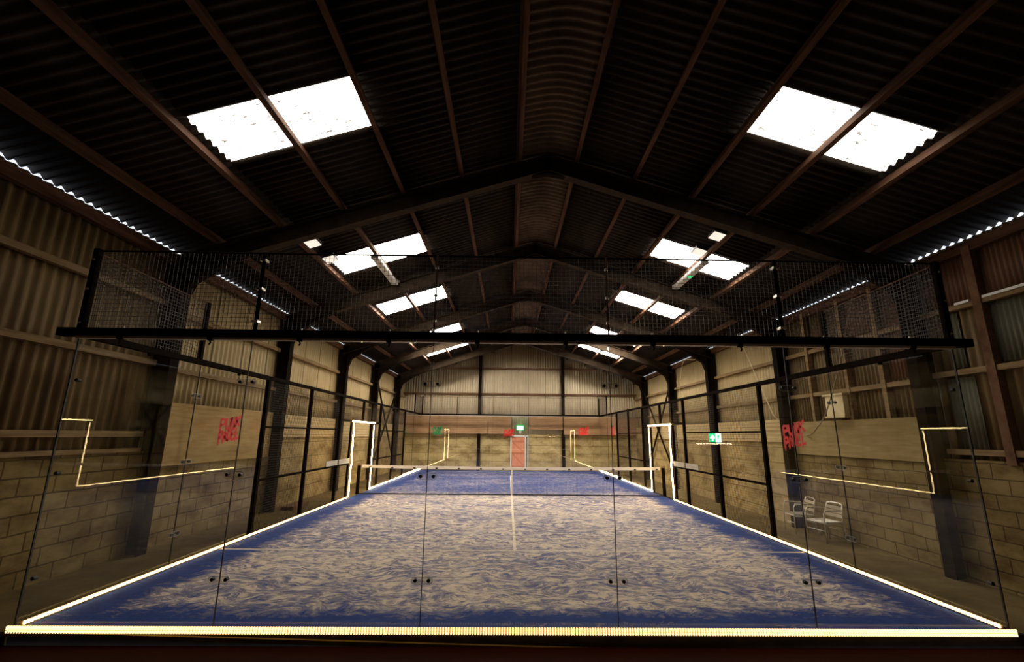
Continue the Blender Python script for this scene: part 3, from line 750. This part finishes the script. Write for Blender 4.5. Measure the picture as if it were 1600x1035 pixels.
for x, y, lb in ((-4.2, 3.5, 'left slope, nearer of two beside the purlin'), (-4.18, 4.36, 'left slope, at the corner of the second roof light'), (4.24, 3.62, 'right slope, nearer of two beside the purlin'), (4.22, 4.46, 'right slope, at the edge of the second roof light')):
    z = zraf(abs(x-XM))+.03; t = thing('floodlight', 'small pale square floodlight on the %s' % lb, 'lamp', (x, y, z), 'small floodlights under the roof')
    b = MB(); s = 1 if x > 0 else -1; k = SL*s
    b.prism([(x-.12, z+.12*k), (x+.12, z-.12*k), (x+.12, z-.12*k+.06), (x-.12, z+.12*k+.06)], 'Y', y-.16, y+.16); new_obj('housing', b, M['dark'], t)
    b = MB(); b.prism([(x-.115, z+.115*k-.008), (x+.115, z-.115*k-.008), (x+.115, z-.115*k), (x-.115, z+.115*k)], 'Y', y-.155, y+.155); new_obj('lens', b, M['flood'], t)

# ------------------------------------------------------------------ chairs against the right wall
def chair(label, loc, rot):
    t = thing('armchair', label, 'chair', (0,0,0), 'aluminium chairs'); T = .0125
    for s in (-1, 1):
        b = MB(); b.tube([(s*.26,-.25,0), (s*.255,-.245,.40), (s*.25,-.235,.60), (s*.25,-.20,.655), (s*.25,-.1,.665), (s*.245,.10,.66), (s*.235,.2,.66)], T, 10); new_obj('leg', b, M['alu'], t, smooth=True)
        b = MB(); b.tube([(s*.24,.27,0), (s*.235,.20,.42), (s*.225,.24,.66), (s*.20,.27,.78)], T, 10); new_obj('leg', b, M['alu'], t, smooth=True)
        b = MB(); b.box(s*.25-.022, s*.25+.022, -.2, .14, .665, .682); new_obj('armrest', b, M['alu'], t, bevel=.006)
    b = MB()
    for z, y in ((.25, -.245), (.25, .235)): b.tube([(-.25, y, z), (.25, y, z)], .009, 8)
    for s in (-1, 1): b.tube([(s*.255, -.245, .40), (s*.238, .215, .40)], .010, 8)
    b.tube([(-.25,-.245,.41),(.25,-.245,.41)], .011, 8); new_obj('stretcher', b, M['alu'], t, smooth=True)
    b = MB()
    for k in range(7): y = -.225+.066*k; b.box(-.235, .235, y-.027, y+.027, .425, .438)
    new_obj('seat', b, M['alu'], t, bevel=.004)
    b = MB(); b.tube([(-.20,.27,.78), (-.10,.285,.80), (.10,.285,.80), (.20,.27,.78)], T, 10)
    for z, y in ((.54,.215),(.62,.235),(.70,.255)): b.box(-.215, .215, y-.006, y+.006, z-.032, z+.032)
    new_obj('backrest', b, M['alu'], t)
    t.location = loc; t.rotation_euler = (0, 0, rot); return t
ch = chair('aluminium slatted armchair against the right wall, the one nearer the viewer', (6.86, 5.2, zfl(6.86)-.005), R(-84))
copy_tree(ch, (6.86, 6.06, zfl(6.86)-.005), 'aluminium slatted armchair against the right wall, the one nearer the mesh fence').rotation_euler = (0, 0, R(-98))

# ------------------------------------------------------------------ small things on the walls and floor
t = thing('meter_box', 'cream painted box high on the right wall above the boarding', 'box', (7.18, 4.8, 2.36))
b = MB(); b.box(7.12, 7.24, 4.52, 5.06, 2.40, 2.86); new_obj('body', b, M['cream'], t, bevel=.008)
b = MB(); b.box(7.09, 7.245, 4.48, 5.10, 2.85, 2.89); new_obj('lid', b, M['cream'], t)
b = MB(); b.box(7.08, 7.245, 4.48, 5.10, 2.36, 2.40); new_obj('shelf', b, M['cream'], t)
def cable(label, pts, r, material):
    P = [Vector(p) for p in pts]; out = []
    for k in range(len(P)-1):
        p0, p1, p2, p3 = P[max(k-1,0)], P[k], P[k+1], P[min(k+2, len(P)-1)]
        for j in range(6):
            s = j/6; out.append(.5*((2*p1)+(-p0+p2)*s+(2*p0-5*p1+4*p2-p3)*s*s+(-p0+3*p1-3*p2+p3)*s**3))
    out.append(P[-1]); b = MB(); b.tube(out, r, 6)
    return rootmesh('cable', b, material, label, 'cable', pts[-1], 'cables on the right wall')
cable('cream cable hanging from the eaves down to the red lettering on the right', [(7.24,8.35,4.97), (7.05,8.3,4.9), (7.05,8.1,4.6), (7.05,7.7,3.85), (7.05,7.23,2.99), (7.05,6.95,2.5), (7.2,6.8,2.32), (7.232,6.78,2.3)], .016, M['cable'])
cable('dull cable slanting down across the cream box on the right wall', [(7.24,3.6,4.97), (7.0,3.62,4.9), (6.98,3.9,4.3), (6.98,4.3,3.43), (6.98,4.9,2.46), (6.98,5.28,2.12), (7.1,5.6,2.02), (7.232,6.0,1.98)], .013, M['dcable'])
cable('thin cable looped from the far right eaves beyond the exit sign', [(7.236,13.7,3.72), (7.15,13.6,3.82), (7.15,13.3,4.6), (7.15,13.0,4.98), (7.15,12.56,5.0), (7.2,12.0,4.9), (7.24,11.9,4.95)], .014, M['cable'])
b = MB(); b.box(-5.86, -5.56, 6.85, 7.75, -.02, .09)
rootmesh('timber_block', b, M['rust'], 'brown timber block on the floor behind the left mesh fence', 'timber', (-5.8, 7.1, -.02), bevel=.006)
# small bulbs on the near gable, seen only mirrored in the near glass
t = thing('string_light', 'row of small warm bulbs reflected in the near glass beside the exit sign', 'lamp', (5.0, YN+.1, 1.9))
for k in range(11):
    x = 4.55+.083*k; b = MB(); b.box(x-.024, x+.024, YN+.07, YN+.10, 1.742, 1.768); new_obj('bulb', b, M['bulb'], t)
b = MB(); b.tube([(4.5, YN+.06, 1.775), (5.45, YN+.06, 1.775)], .008, 6); new_obj('flex', b, M['dark'], t)
